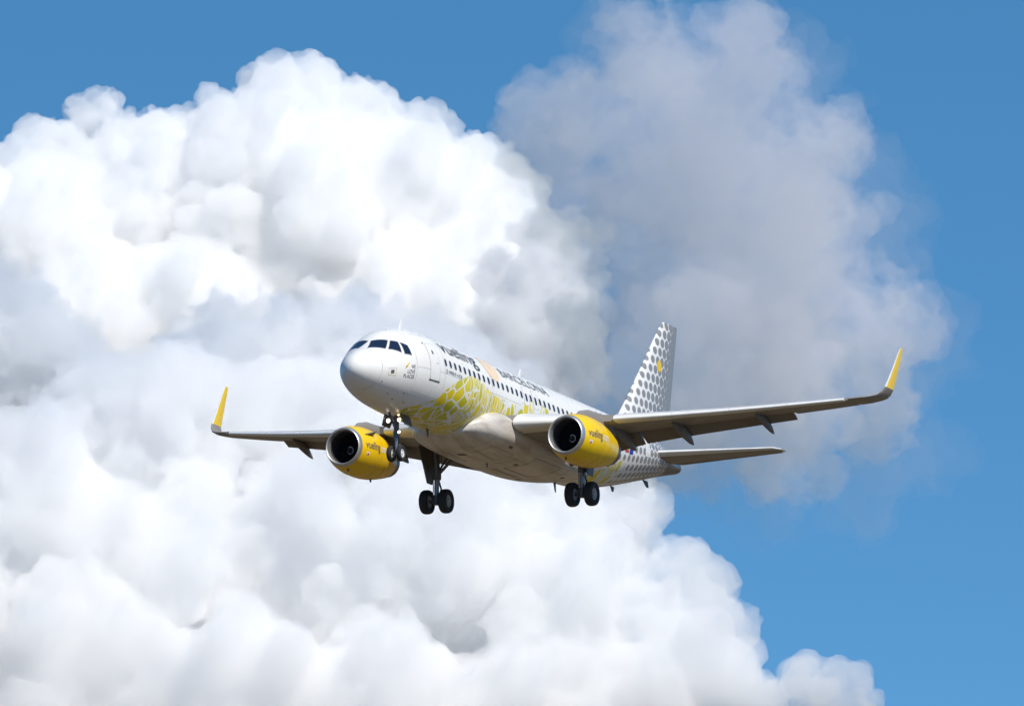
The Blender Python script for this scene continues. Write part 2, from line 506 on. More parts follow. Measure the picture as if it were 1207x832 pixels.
FW=[0,.17,.33,.47,.63,.83,1.07,1.30,1.48,1.62,1.73,1.81,1.87,1.94,1.97,1.975, 1.975,1.96,1.88,1.72,1.48,1.16,.78,.48,.32,.09]
FC=[-.6,-.6,-.6,-.59,-.58,-.56,-.52,-.45,-.36,-.28,-.2,-.14,-.1,-.04,0,0, 0,.03,.17,.375,.585,.77,.89,.94,.94,.935]
ft,fb,fw,fc=[pchip(FX,a) for a in (FT,FB,FW,FC)]
def fus(x,p):
    """point of the fuselage skin: station x, angle p (0 = port side, pi/2 = crown)"""
    x=np.asarray(x,float);p=np.asarray(p,float);c=fc(x);s=np.sin(p)
    z=c+np.where(s>0,ft(x)-c,c-fb(x))*s
    return np.stack(np.broadcast_arrays(x,-fw(x)*np.cos(p),z),-1)
def fusn(x,p,off=0.0):
    e=1e-3;a=fus(np.asarray(x)+e,p)-fus(np.asarray(x)-e,p);b=fus(x,np.asarray(p)+e)-fus(x,np.asarray(p)-e)
    n=np.cross(a,b);n/=np.linalg.norm(n,axis=-1,keepdims=True)+1e-12
    q=fus(x,p); s=np.sign((n*(q-np.array([0,0,0.])-np.stack([q[...,0],0*q[...,0],fc(q[...,0])],-1)+0)).sum(-1,keepdims=True));s[s==0]=1
    return q+n*s*off


# ---- fuselage skin
NSEC = 96
xs = np.concatenate([[0.002, .01, .03], np.linspace(.06, 1, 16), np.linspace(1.1, 7, 48), np.linspace(7.4, 34.3, 80)])
ph = np.linspace(-math.pi / 2, 1.5 * math.pi, NSEC, endpoint=False)
XX, PP = np.meshgrid(xs, ph, indexing='ij')
UVF = np.stack([XX, PP * 2.03], -1)
Q = fus(XX, PP)
b = MB()
split = int(np.searchsorted(xs, 24.0))
b.grid(Q[:split + 1], uv=UVF[:split + 1], cap0=True, mi=0)
b.grid(Q[split:], uv=UVF[split:], mi=1)
fuselage = b.build('fuselage', [M['white'], M['taildots']], plane, smooth=50)
xc = np.linspace(34.3, 37.57, 24)
XX, PP = np.meshgrid(xc, ph, indexing='ij')
b = MB(); b.grid(fus(XX, PP), cap0=True, cap1=True)
b.lathe([(0, .11), (.06, .10), (.06, .075), (-.1, .07)], (37.56, 0, .935), n=20)
b.build('tail_cone', M['conemetal'], plane)


def flat_to_skin(bm, func, du, dv, uvfunc=None):
    """cut a flat (u, v) mesh into strips so it can follow a curved skin, then lay it on with func"""
    us = [v.co.x for v in bm.verts]; vsz = [v.co.y for v in bm.verts]
    for lo, hi, st, ax in ((min(us), max(us), du, 0), (min(vsz), max(vsz), dv, 1)):
        k = math.ceil(lo / st) * st
        while k < hi:
            co = (k, 0, 0) if ax == 0 else (0, k, 0); no = (1, 0, 0) if ax == 0 else (0, 1, 0)
            bmesh.ops.bisect_plane(bm, geom=bm.verts[:] + bm.edges[:] + bm.faces[:], plane_co=co, plane_no=no)
            k += st
    bmesh.ops.triangulate(bm, faces=bm.faces[:])
    uv = bm.loops.layers.uv.get('UVMap') or bm.loops.layers.uv.new('UVMap')
    for f in bm.faces:
        for l in f.loops: l[uv].uv = (l.vert.co.x, l.vert.co.y)
    for v in bm.verts:
        v.co = Vector(func(v.co.x, v.co.y))


def link_bm(bm, name, mats, parent):
    me = bpy.data.meshes.new(name); bm.to_mesh(me); bm.free()
    if not isinstance(mats, (list, tuple)): mats = [mats]
    for mm in mats: me.materials.append(mm)
    me.shade_smooth()
    o = bpy.data.objects.new(name, me); col.objects.link(o)
    o.parent = parent
    if parent.type == 'EMPTY': o.location = -PBASE
    return o


def poly_bm(polys):
    """polys: list of (points, material index)"""
    bm = bmesh.new()
    for pts, mi in polys:
        f = bm.faces.new([bm.verts.new((p[0], p[1], 0)) for p in pts]); f.material_index = mi
    bmesh.ops.triangulate(bm, faces=bm.faces[:])
    return bm


def skin(off=.012):
    return lambda u, v: fusn(u, v / 2.03, off)


def decal(name, polys, mats, parent, func, du=.25, dv=.12):
    bm = poly_bm(polys); flat_to_skin(bm, func, du, dv); return link_bm(bm, name, mats, parent)


def text_bm(body, w, h, weight=0.0, shear=0.0):
    """letters as a flat mesh in the box 0..w by (baseline 0 .. cap or ascender h)"""
    cu = bpy.data.curves.new('letters', 'FONT'); cu.body = body; cu.offset = weight; cu.shear = shear; cu.resolution_u = 4
    cu.fill_mode = 'FRONT' if hasattr(cu, 'fill_mode') and cu.dimensions == '2D' else cu.fill_mode
    o = bpy.data.objects.new('letters', cu); col.objects.link(o)
    dg = bpy.context.evaluated_depsgraph_get()
    me = bpy.data.meshes.new_from_object(o.evaluated_get(dg))
    bm = bmesh.new(); bm.from_mesh(me)
    bpy.data.objects.remove(o); bpy.data.curves.remove(cu); bpy.data.meshes.remove(me)
    x0 = min(v.co.x for v in bm.verts); x1 = max(v.co.x for v in bm.verts); y1 = max(v.co.y for v in bm.verts)
    for v in bm.verts: v.co = ((v.co.x - x0) / (x1 - x0) * w, v.co.y / y1 * h, 0)
    bmesh.ops.remove_doubles(bm, verts=bm.verts, dist=1e-5)
    return bm


def lettering(name, body, u0, v0, w, h, mats, parent, func, weight=0.0, label=None, du=.3, dv=.12, shear=0.0):
    bm = text_bm(body, w, h, weight, shear)
    for v in bm.verts: v.co = (v.co.x + u0, v.co.y + v0, 0)
    flat_to_skin(bm, func, du, dv)
    o = link_bm(bm, name, mats, parent)
    if label: o['label'] = label
    return o


def rrect(cx, cy_, w, h, r, n=4):
    P = []
    for sx, sy, a0 in ((1, 1, 0), (-1, 1, 90), (-1, -1, 180), (1, -1, 270)):
        for k in range(n + 1):
            a = rad(a0 + 90 * k / n)
            P.append((cx + sx * (w / 2 - r) + r * math.cos(a), cy_ + sy * (h / 2 - r) + r * math.sin(a)))
    return P


def ring(P, c, grow):
    """quads between outline P and the same outline grown outwards"""
    cx, cy_ = c; out = []
    Q2 = [(x + grow * (1 if x > cx else -1), y + grow * (1 if y > cy_ else -1)) for x, y in P]
    n = len(P)
    return [([P[i], P[(i + 1) % n], Q2[(i + 1) % n], Q2[i]]) for i in range(n)]


def inset(P, d):
    c = Vector((sum(p[0] for p in P) / len(P), sum(p[1] for p in P) / len(P)))
    return [tuple(c + (Vector(p) - c) * (1 - d / (Vector(p) - c).length)) for p in P]


# ---- cockpit windows: (x, angle) corners on the nose, both sides
panes = [[(1.15, 1.37), (1.84, 1.52), (2.19, 1.06), (1.66, .84)],
         [(1.76, .77), (2.25, .995), (2.52, .82), (2.34, .46)],
         [(2.52, .40), (2.61, .78), (2.95, .61), (2.98, .33)]]
for side in (0, 1):
    for pn in panes:
        P = [(x, 2.03 * (p if side == 0 else math.pi - p)) for x, p in pn]
        big = inset(P, -.045)
        n = len(P)
        polys = [(P, 0)] + [([P[i], P[(i + 1) % n], big[(i + 1) % n], big[i]], 1) for i in range(n)]
        decal('cockpit_window', polys, [M['glass'], M['softseam']], fuselage, skin(.010), .1, .08)

# ---- cabin windows
WV = .285 * 2.03
for i in range(44):
    x = 6.15 + .5334 * i
    if i in (17, 19): vv, hh = WV - .05, .38
    else: vv, hh = WV, .33
    decal('cabin_window', [(rrect(x, vv, .215, hh, .09), 0)] + [(q, 1) for q in ring(rrect(x, vv, .215, hh, .09), (x, vv), .022)],
          [M['cabinglass'], M['softseam']], fuselage, skin(.010), .5, .1)


def door(name, x0, x1, p0, p1, sill, label=None):
    v0, v1 = p0 * 2.03, p1 * 2.03
    R = rrect((x0 + x1) / 2, (v0 + v1) / 2, x1 - x0, v1 - v0, .10, 3)
    polys = [(R, 0)] + [(q, 1) for q in ring(R, ((x0 + x1) / 2, (v0 + v1) / 2), .022)]
    if sill: polys += [(rrect((x0 + x1) / 2, v0 - .045, x1 - x0 + .16, .075, .03), 2)]
    polys += [(rrect((x0 + x1) / 2, v0 + (v1 - v0) * .74, .16, .22, .06), 2)] if sill else []
    polys += [(rrect(x1 - .2, v0 + (v1 - v0) * .45, .2, .05, .02), 1)]
    o = decal(name, polys, [M['white'], M['softseam'], M['seam']], fuselage, skin(.013 if sill else .009), .2, .1)
    if label: o['label'] = label


door('door', 4.53, 5.42, -.20, .68, True, 'front cabin door with a dark sill')
door('overwing_exit', 14.95, 15.47, .07, .52, False)
door('overwing_exit', 16.02, 16.54, .07, .52, False)
door('door', 29.9, 30.65, -.15, .62, False)
# a little round view port and a placard by the nose
decal('view_port', [([(4.38 + .06 * math.cos(a), 1.38 + .06 * math.sin(a)) for a in np.linspace(0, 6.28, 12, endpoint=False)], 0)], [M['seam']], fuselage, skin())
decal('placard', [(rrect(1.62, -.30, .20, .26, .02), 0)] + [(q, 1) for q in ring(rrect(1.62, -.30, .42, .5, .02), (1.62, -.30), .03)], [M['inkgrey'], M['peach']], fuselage, skin(.011), .1, .08)
for x, p in ((1.25, -.62), (3.0, -.75), (2.1, -.95), (2.7, -1.05), (3.6, -1.0)):
    decal('sensor_port', [([(x + .05 * math.cos(a), p * 2.03 + .04 * math.sin(a)) for a in np.linspace(0, 6.28, 10, endpoint=False)], 0)], [M['seam']], fuselage, skin(.011))
# nose cone joint and one long lap joint of the skin
decal('nose_cone_joint', [([(1.02, v), (1.035, v), (1.035, v + .2), (1.02, v + .2)], 0) for v in np.arange(-3.0, 6.2, .2)], [M['softseam']], fuselage, skin(.010), .5, .1)
for pp in (-.62, .02, .98):
    decal('lap_joint', [([(x, pp * 2.03), (x + .5, pp * 2.03), (x + .5, pp * 2.03 + .014), (x, pp * 2.03 + .014)], 0) for x in np.arange(3.4, 24, .5)], [M['softseam']], fuselage, skin(.005), .5, .1)
for xx in (3.3, 6.0, 8.7, 11.3, 24.0):
    decal('frame_joint', [([(xx, v), (xx + .014, v), (xx + .014, v + .2), (xx, v + .2)], 0) for v in np.arange(-3.0, 4.2, .2)], [M['softseam']], fuselage, skin(.0105), .5, .1)

# ---- livery
lettering('brand_lettering', 'vueling', 6.2, 1.16, 4.1, .80, [M['ink']], fuselage, skin(.014), .008, 'charcoal lettering reading vueling')
lettering('city_lettering', 'BARCELONA', 13.0, 1.20, 5.45, .55, [M['inkgrey']], fuselage, skin(.014), 0, 'grey lettering reading BARCELONA')
a = np.linspace(0, 2 * math.pi, 28, endpoint=False)
decal('peach_disc', [([(11.85 + .78 * math.cos(t), 1.52 + .80 * math.sin(t)) for t in a], 0)], [M['peach']], fuselage, skin(.011))
for k, (s, u0, w) in enumerate((('WE', 2.86, .30), ('LOVE', 2.60, .55), ('PLACES', 2.36, .80))):
    lettering('slogan_lettering', s, u0, -.06 - .27 * k, w, .2, [M['inkgrey']], fuselage, skin(.014), .0, 'small lettering reading ' + s, .2, .1)
decal('slogan_tick', [([(2.42, .02), (2.5, .10), (2.72, .30), (2.76, .26), (2.52, .0), (2.44, -.06)], 0)], [M['yellow']], fuselage, skin(.012))
lettering('type_lettering', 'AIRBUS A320', 6.35, .10, 1.5, .16, [M['inkgrey']], fuselage, skin(.014), 0, None, .3, .1)
decal('type_emblem', [([(6.2 + .1 * math.cos(t), .18 + .11 * math.sin(t)) for t in a], 0)], [M['softseam']], fuselage, skin(.012))
LAT = [(4.2, -1.10), (5.17, -.80), (5.99, -.55), (6.29, -.34), (6.96, -.14), (7.75, .04), (8.7, .19), (9.35, .235), (10.1, .17), (10.8, .06), (11.5, -.02),
       (12.6, -.03), (13.9, -.03), (14.7, .08), (15.2, .14), (15.6, .22), (16.4, .26), (17.1, .22), (18.2, .12), (19.2, -.04), (19.4, -.3), (15.0, -.32), (12.2, -.35),
       (11.4, -.9), (11.6, -1.35), (11.0, -1.75), (8.5, -1.85), (6.0, -1.8), (4.8, -1.6), (4.3, -1.35)]
decal('mosaic_livery', [([(x, 2.03 * p) for x, p in LAT], 0)], [M['lattice']], fuselage, skin(.008), .3, .12)
REAR = [(23.4, -1.3), (24.4, -.75), (25.6, -.55), (26.9, -.32), (27.4, -.45), (27.3, -.8), (26.6, -1.1), (25.2, -1.35)]
decal('mosaic_livery', [([(x, 2.03 * p) for x, p in REAR], 0)], [M['lattice']], fuselage, skin(.008), .3, .12)
decal('flag', [(rrect(27.15, .02, .5, .5, .01), 0), (rrect(27.75, -.06, .5, .5, .01), 1), ([(26.9, -.05), (27.4, -.05), (27.4, .08), (26.9, .08)], 2)][:2], [M['yellow'], M['flagblue']], fuselage, skin(.012))
decal('flag', [(rrect(27.15, .02 + s * .19, .5, .12, .005), 0) for s in (-1, 1)], [M['flagred']], fuselage, skin(.016))


# ---- belly fairing under the wing
bx = np.array([9.9, 10.1, 10.5, 11.1, 12, 13, 14.5, 16.5, 18.5, 20, 21.2, 22.2, 23.0, 23.6])
bw = pchip(bx, [.9, 1.35, 1.80, 2.10, 2.24, 2.28, 2.30, 2.30, 2.30, 2.26, 2.12, 1.85, 1.45, .9])
bb = pchip(bx, [-2.02, -2.10, -2.22, -2.36, -2.48, -2.53, -2.56, -2.56, -2.54, -2.48, -2.38, -2.26, -2.14, -2.02])
bt = pchip(bx, [-1.7, -1.35, -.95, -.62, -.42, -.36, -.42, -.5, -.55, -.65, -.85, -1.15, -1.45, -1.75])
xs2 = np.linspace(9.9, 23.6, 70)
P = []
th = np.linspace(0, 2 * math.pi, 72, endpoint=False)
for x in xs2:
    t, bo, w = float(bt(x)), float(bb(x)), float(bw(x)); zc = (t * .55 + bo * .45)
    r_ = []
    for q in th:
        c_, s_ = math.cos(q), math.sin(q)
        e = .72 if s_ < 0 else .9
        r_.append((x, w * math.copysign(abs(c_) ** e, c_), zc + (t - zc if s_ > 0 else zc - bo) * math.copysign(abs(s_) ** e, s_)))
    P.append(r_)
b = MB(); b.grid(np.array(P), cap0=True, cap1=True)
fairing = b.build('belly_fairing', M['belly'], plane, smooth=60)


def fair(x, q, off=.008):
    t, bo, w = float(bt(x)), float(bb(x)), float(bw(x)) + off; bo -= off; zc = t * .55 + bo * .45
    c_, s_ = math.cos(q), math.sin(q); e = .72 if s_ < 0 else .9
    return (x, w * math.copysign(abs(c_) ** e, c_), zc + (t - zc if s_ > 0 else zc - bo) * math.copysign(abs(s_) ** e, s_))


def fair_line(name, pts, wd, mat):
    """a ribbon of width wd along a polyline in (x, angle) on the fairing"""
    b = MB()
    for (x0, q0), (x1, q1) in zip(pts, pts[1:]):
        n = max(2, int(abs(x1 - x0) / .3 + abs(q1 - q0) / .08)); rows = []
        lx = abs(x1 - x0) > abs(q1 - q0)
        for k in range(n + 1):
            x, q = x0 + (x1 - x0) * k / n, q0 + (q1 - q0) * k / n
            d = wd / 2 / (1.0 if not lx else 2.2)
            rows.append([fair(x - (0 if lx else d), q - (d if lx else 0)), fair(x + (0 if lx else d), q + (d if lx else 0))])
        b.grid(np.array(rows), closed=False)
    b.build(name, mat, fairing, smooth=60)


D_ = math.pi * 1.5
for y_ in (-1, 1):
    fair_line('gear_bay_door_seam', [(16.4, D_ + .06 * y_), (16.4, D_ + .95 * y_), (19.2, D_ + .95 * y_), (19.2, D_ + .06 * y_), (16.4, D_ + .06 * y_)], .035, M['seam'])
    fair_line('access_panel_seam', [(12.2, D_ + .2 * y_), (12.2, D_ + .7 * y_), (14.4, D_ + .7 * y_), (14.4, D_ + .2 * y_), (12.2, D_ + .2 * y_)], .025, M['seam'])
for x_ in (11.6, 15.2, 20.2):
    fair_line('panel_seam', [(x_, D_ - 1.3), (x_, D_ + 1.3)], .025, M['softseam'])
for q_ in (-1.15, 1.15):
    fair_line('panel_seam', [(11.0, D_ + q_), (22.0, D_ + q_)], .03, M['softseam'])
for x_, q_ in ((13.3, -.95), (15.9, -.35), (20.8, -.5), (12.6, .05), (19.8, .15)):
    fair_line('vent', [(x_, D_ + q_), (x_ + .35, D_ + q_)], .22, M['seam'])


# ---- wings
def naca(t, n=22, a=0.0, e=1.0, camber=.018):
    """closed outline (chord fraction, height) from fraction a to e: upper rear -> front -> lower rear"""
    k = (1 - np.cos(np.linspace(0, math.pi, n))) / 2
    x = a + (e - a) * k
    y = 5 * t * (.2969 * np.sqrt(x) - .126 * x - .3516 * x ** 2 + .2843 * x ** 3 - .1036 * x ** 4)
    yc = camber * 4 * x * (1 - x)
    return np.concatenate([np.stack([x[::-1], (yc + y)[::-1]], -1), np.stack([x[1:], (yc - y)[1:]], -1)])


def w_xle(y): return 12.75 + (y - 2.0) * .522
w_ch = pchip([0, 2, 6.4, 6.41, 16.3, 17.3], [7.3, 6.35, 3.95, 3.945, 1.68, 1.45])
def w_zle(y): return -1.15 + (y - 2) * .0892 + .55 * (max(y - 2, 0) / 15) ** 2
w_t = pchip([0, 2, 6.4, 16.3, 18], [.155, .15, .118, .108, .10])
w_tw = pchip([0, 2, 6.4, 17], [4.5, 4.0, 1.8, .2])
def w_dih(y): return .0892 + 2 * .55 * max(y - 2, 0) / 225


def wpoint(y, xc, zc, s):
    """chordwise (xc, zc in chords) at span y to plane coordinates on side s"""
    c, tw = float(w_ch(y)), rad(float(w_tw(y)))
    X, Z = (xc - .35) * c, zc * c
    return (w_xle(y) + .35 * c + X * math.cos(tw) + Z * math.sin(tw), s * y, w_zle(y) - .0 + Z * math.cos(tw) - X * math.sin(tw) - 0.0)


def section(y, prof, s): return [wpoint(y, p[0], p[1], s) for p in prof]


def slat_pts(y, s, fwd=.022, drop=.004, ang=8):
    prof = naca(float(w_t(y)) * 1.08, 30, 0, .20)
    # hollow back: outer skin then a concave return
    A = rad(ang); o = []
    for x, z in prof:
        dx, dz = x - .13, z - .03
        o.append((.13 - fwd + dx * math.cos(A) - dz * math.sin(A) * -1 * -1, .03 - drop + dz * math.cos(A) + dx * math.sin(A)))
    return [wpoint(y, x, z, s) for x, z in o]


def flap_pts(y, s, cf=.30, x0=.80, z0=.012, ang=23):
    prof = naca(.13, 18, 0, 1, .03); A = rad(ang)
    return [wpoint(y, x0 + cf * (x * math.cos(A) + z * math.sin(A)), z0 + cf * (z * math.cos(A) - x * math.sin(A)), s) for x, z in prof]


def make_wing(s):
    ys_in = [0.6, 2.0, 3.5, 5, 6.4, 8, 10, 13.4]
    ys_out = [13.4, 14.3, 15.2, 16.3]
    b = MB()
    b.grid(np.array([section(y, naca(float(w_t(y)), 30, .055, .79), s) for y in ys_in]), cap0=True, cap1=True)
    b.grid(np.array([section(y, naca(float(w_t(y)), 30, .055, .79), s) for y in ys_out]), cap0=True, cap1=True)
    # thin upper trailing shroud (spoilers) above the flap cove
    sh = []
    for y in (2.0, 4, 6.4, 9, 13.35):
        t = naca(float(w_t(y)), 40, 0, 1)
        up = [(x, z) for x, z in t[:40] if .76 <= x <= .90]
        lo = [(x, z - .006) for x, z in up[::-1]]
        pr = up + lo; sh.append(section(y, [pr[i] for i in range(len(pr))], s))
    b.grid(np.array(sh), cap0=True, cap1=True)
    # fixed tip from the last slat to the winglet
    b.grid(np.array([section(y, naca(float(w_t(y)), 30, 0, 1), s) for y in (16.3, 16.6, 16.9)]), cap0=True, cap1=True)
    wing = b.build('wing', [M['winggrey']], plane, smooth=40)
    if s < 0: wing['label'] = 'port wing reaching towards the camera'
    else: wing['label'] = 'starboard wing reaching away from the camera'
    # slats
    for y0, y1 in ((2.35, 5.05), (6.5, 8.9), (8.92, 11.3), (11.32, 13.7), (13.72, 16.1)):
        b = MB(); b.grid(np.array([slat_pts(y, s) for y in np.linspace(y0, y1, 4)]), cap0=True, cap1=True)
        b.build('slat', M['slat'], wing, smooth=40)
    # flaps
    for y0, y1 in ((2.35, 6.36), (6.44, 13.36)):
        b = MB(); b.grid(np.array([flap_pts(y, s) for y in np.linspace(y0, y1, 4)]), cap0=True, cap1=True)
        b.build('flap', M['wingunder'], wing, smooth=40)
    b = MB(); b.grid(np.array([section(y, naca(float(w_t(y)), 24, .80, 1), s) for y in (13.45, 14.8, 16.25)]), cap0=True, cap1=True)
    b.build('aileron', M['winggrey'], wing, smooth=40)
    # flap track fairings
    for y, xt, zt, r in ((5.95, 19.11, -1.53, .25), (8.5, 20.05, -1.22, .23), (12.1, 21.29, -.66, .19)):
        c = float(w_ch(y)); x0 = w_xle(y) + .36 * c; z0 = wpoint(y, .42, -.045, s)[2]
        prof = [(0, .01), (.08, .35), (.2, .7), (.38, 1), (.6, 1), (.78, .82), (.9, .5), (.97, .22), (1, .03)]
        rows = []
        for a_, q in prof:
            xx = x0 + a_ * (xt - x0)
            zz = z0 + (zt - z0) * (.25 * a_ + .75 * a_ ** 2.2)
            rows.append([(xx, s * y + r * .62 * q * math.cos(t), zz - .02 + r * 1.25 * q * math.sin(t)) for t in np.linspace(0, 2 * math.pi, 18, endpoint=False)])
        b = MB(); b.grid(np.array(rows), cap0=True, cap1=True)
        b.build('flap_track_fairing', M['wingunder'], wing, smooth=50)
    # winglet: dark blended foot, then the yellow blade
    st = [(16.9, w_zle(16.9), 20.53, 1.50, 8), (17.2, .80, 20.74, 1.42, 18), (17.42, .90, 20.95, 1.32, 34), (17.58, 1.08, 21.15, 1.20, 58),
          (17.67, 1.34, 21.38, 1.06, 78), (17.70, 1.8, 21.74, .90, 86), (17.73, 2.5, 22.24, .68, 87), (17.75, 3.1, 22.66, .50, 87), (17.76, 3.36, 22.86, .38, 87), (17.765, 3.46, 23.0, .22, 87)]
    rows = []
    for y, z, xl, c, dih in st:
        n = (-math.sin(rad(dih)), math.cos(rad(dih)))
        rows.append([(xl + p[0] * c, s * (y + n[0] * p[1] * c), z + n[1] * p[1] * c) for p in naca(.105 if c > .5 else .09, 24, 0, 1, 0)])
    R = np.array(rows)
    wl = MB(); wl.grid(R[:5], cap0=True)
    foot = wl.build('winglet_foot', M['winggrey'], wing, smooth=40)
    n = 24
    wl = MB(); wl.grid(R[4:], cap1=True)
    blade = wl.build('winglet', [M['yellow'], M['slat']], wing, smooth=40)
    # pale unpainted leading edge of the blade
    le = []
    for row, (y, z, xl, c, dih) in list(zip(R, st))[4:]:
        seg = row[n - 6:n + 5].copy(); ctr = row.mean(0)
        le.append(ctr + (seg - ctr) * 1.0 + np.array([-.012, 0, 0]))
    le = np.array(le)
    b = MB(); b.grid(le, closed=False)
    b.build('winglet_leading_edge', M['slat'], wing, smooth=50)
    return wing


wing_p = make_wing(-1)
wing_s = make_wing(1)


# ---- engines
EX, EY, EZ = 11.30, 5.75, -2.10
prof_out = [(.2, .952), (.32, 1.0), (.8, 1.11), (1.5, 1.18), (2.2, 1.175), (3.0, 1.10), (3.7, .97), (4.3, .83), (4.62, .745)]
n_out = pchip([p[0] for p in prof_out], [p[1] for p in prof_out])


def make_engine(s):
    c = (EX, s * EY, EZ)
    b = MB()
    b.lathe([(a_, float(n_out(a_))) for a_ in np.linspace(.2, 4.34, 28)], c, n=72)
    cowl = b.build('engine', M['yellow'], plane, smooth=50)
    cowl['label'] = 'yellow engine under the port wing' if s < 0 else 'yellow engine under the starboard wing'
    b = MB()
    b.lathe([(.205, .952), (.12, .93), (.03, .90), (-.02, .875), (-.04, .85), (-.03, .826), (.03, .80), (.14, .782), (.3, .77)], c, n=72)
    b.build('inlet_lip', M['metal'], cowl, smooth=60)
    b = MB()
    b.lathe([(.3, .77), (.7, .775), (1.15, .80), (1.3, .80), (1.3, .05)], c, n=64)
    b.build('inlet_duct', M['inletdark'], cowl, smooth=40)
    # fan
    b = MB()
    for k in range(22):
        t = 2 * math.pi * k / 22; rows = []
        for r, tw, ch in ((.27, 20, .20), (.5, 42, .20), (.785, 60, .22)):
            rr = []
            for u in (-.5, .5):
                dx = u * ch * math.cos(rad(tw)) ; dt = u * ch * math.sin(rad(tw)) / r
                rr.append((c[0] + 1.12 + dx, c[1] + r * math.cos(t + dt), c[2] + r * math.sin(t + dt)))
            rows.append(rr)
        b.grid(np.array(rows), closed=False)
    b.build('fan', M['fanblack'], cowl, smooth=60)
    b = MB(); b.lathe([(.68, .005), (.72, .06), (.82, .14), (.95, .21), (1.12, .28)], c, n=32)
    # the painted swirl
    sw = []
    for k in range(15):
        a_ = .70 + .30 * k / 14; r = np.interp(a_, [.68, .72, .82, .95, 1.12], [.005, .06, .14, .21, .28]); t = k * .36 + 1
        sw.append([(c[0] + a_ - .012 + o * .03, c[1] + (r + .012) * math.cos(t + o * .5), c[2] + (r + .012) * math.sin(t + o * .5)) for o in (-.5, .5)])
    b.grid(np.array(sw), closed=False, mi=1)
    b.build('spinner', [M['fanblack'], M['white']], cowl, smooth=60)
    b = MB()
    b.lathe([(4.34, .822), (4.62, .748), (4.98, .655), (4.98, .625), (4.4, .68), (3.9, .7), (3.9, .05)], c, n=64)
    b.lathe([(3.9, .42), (4.5, .36), (5.1, .16), (5.25, .02)], c, n=32)
    b.build('exhaust_nozzle', M['darkmetal'], cowl, smooth=40)
    # pylon: from the crown of the cowl to the wing
    rows = []
    for x, zb, zt, w in ((EX + 1.25, EZ + 1.16, EZ + 1.17, .06), (EX + 1.7, EZ + 1.15, EZ + 1.42, .16), (EX + 2.4, EZ + 1.1, EZ + 1.58, .22), (EX + 3.2, EZ + .9, -.50, .24),
                         (EX + 4.2, EZ + .72, -.45, .24), (EX + 5.4, EZ + .85, -.62, .2), (EX + 6.6, EZ + 1.1, -.75, .12), (EX + 7.2, EZ + 1.25, -.78, .04)):
        h = zt - zb
        rows.append([(x, s * EY + w * a_, zb + h * d_) for a_, d_ in ((-1, 0), (-1, .55), (-.8, .88), (-.35, 1), (.35, 1), (.8, .88), (1, .55), (1, 0))])
    b = MB(); b.grid(np.array(rows), cap0=True, cap1=True)
    b.build('pylon', M['winggrey'], cowl, smooth=45)
    # strakes and small drain masts
    for sd in (-s,):
        t0 = rad(36); q = []
        for a_, hgt in ((.5, 0), (.7, .08), (1.2, .32), (1.28, 0)):
            r = float(n_out(a_)) - .02
            q.append((a_, r, r + hgt))
        V = []
        for off in (-.02, .02):
            for a_, r0, r1 in q:
                for r in (r0, r1):
                    V.append((c[0] + a_, c[1] + sd * (r * math.cos(t0) + off * math.sin(t0)), c[2] + r * math.sin(t0) - off * math.cos(t0)))
        F = []
        for i in range(3):
            F += [(2 * i, 2 * i + 1, 2 * i + 3, 2 * i + 2), (8 + 2 * i, 8 + 2 * i + 2, 8 + 2 * i + 3, 8 + 2 * i + 1), (2 * i + 1, 8 + 2 * i + 1, 8 + 2 * i + 3, 2 * i + 3)]
        F += [(6, 7, 15, 14), (0, 8, 9, 1)]
        b = MB(); b.add(V, F); b.build('strake', M['inkgrey'], cowl, smooth=0, merge=False)
    for a_, sz in ((.42, .12), (2.9, .14)):
        r = float(n_out(a_))
        b = MB(); b.box((c[0] + a_, c[1] - s * .12, c[2] - r - sz * .35), (.16, .03, sz)); b.build('drain_mast', M['seam'], cowl, smooth=0)
    # lettering and joints on the camera side
    fn = lambda u, v, off=.01: (c[0] + u, c[1] - (float(n_out(u)) + off) * math.cos(v / 1.16), c[2] + (float(n_out(u)) + off) * math.sin(v / 1.16))
    lettering('cowl_lettering', 'vueling', .42, -.02, 1.25, .38, [M['inkgrey']], cowl, fn, .012, 'dark lettering reading vueling', .1, .1)
    lettering('cowl_lettering', '.com', 1.74, -.02, .62, .25, [M['white']], cowl, fn, .012, 'white lettering reading .com', .1, .1)
    bm = poly_bm([([(.52, -.38), (.76, -.38), (.76, -.22), (.52, -.22)], 0)])
    flat_to_skin(bm, fn, .1, .1); o = link_bm(bm, 'cowl_placard', [M['white']], cowl)
    bm = poly_bm([([(.54, -.34), (.64, -.27), (.73, -.34), (.64, -.37)], 0)])
    flat_to_skin(bm, lambda u, v: fn(u, v, .014), .1, .1); link_bm(bm, 'cowl_placard', [M['flagred']], cowl)
    for a_ in (1.95, 2.75):
        bm = poly_bm([([(a_, v), (a_ + .02, v), (a_ + .02, v + .2), (a_, v + .2)], 0) for v in np.arange(-1.8, 1.6, .2)])
        flat_to_skin(bm, lambda u, v: fn(u, v, .005), .5, .1); link_bm(bm, 'cowl_joint', [paint_joint], cowl)


paint_joint = paint('cowl_joint_paint', (.42, .26, .01), .4, 0)
make_engine(-1)
make_engine(1)

# ---- fin and rudder
fin_z = [1.2, 2.2, 3.5, 5.2, 6.8, 7.6, 7.86, 7.93]
f_le = pchip([1.2, 2.0, 2.7, 7.6, 7.86, 7.93], [28.9, 29.75, 30.45, 34.82, 35.06, 35.25])
f_te = pchip([1.2, 7.93], [36.0, 36.98])


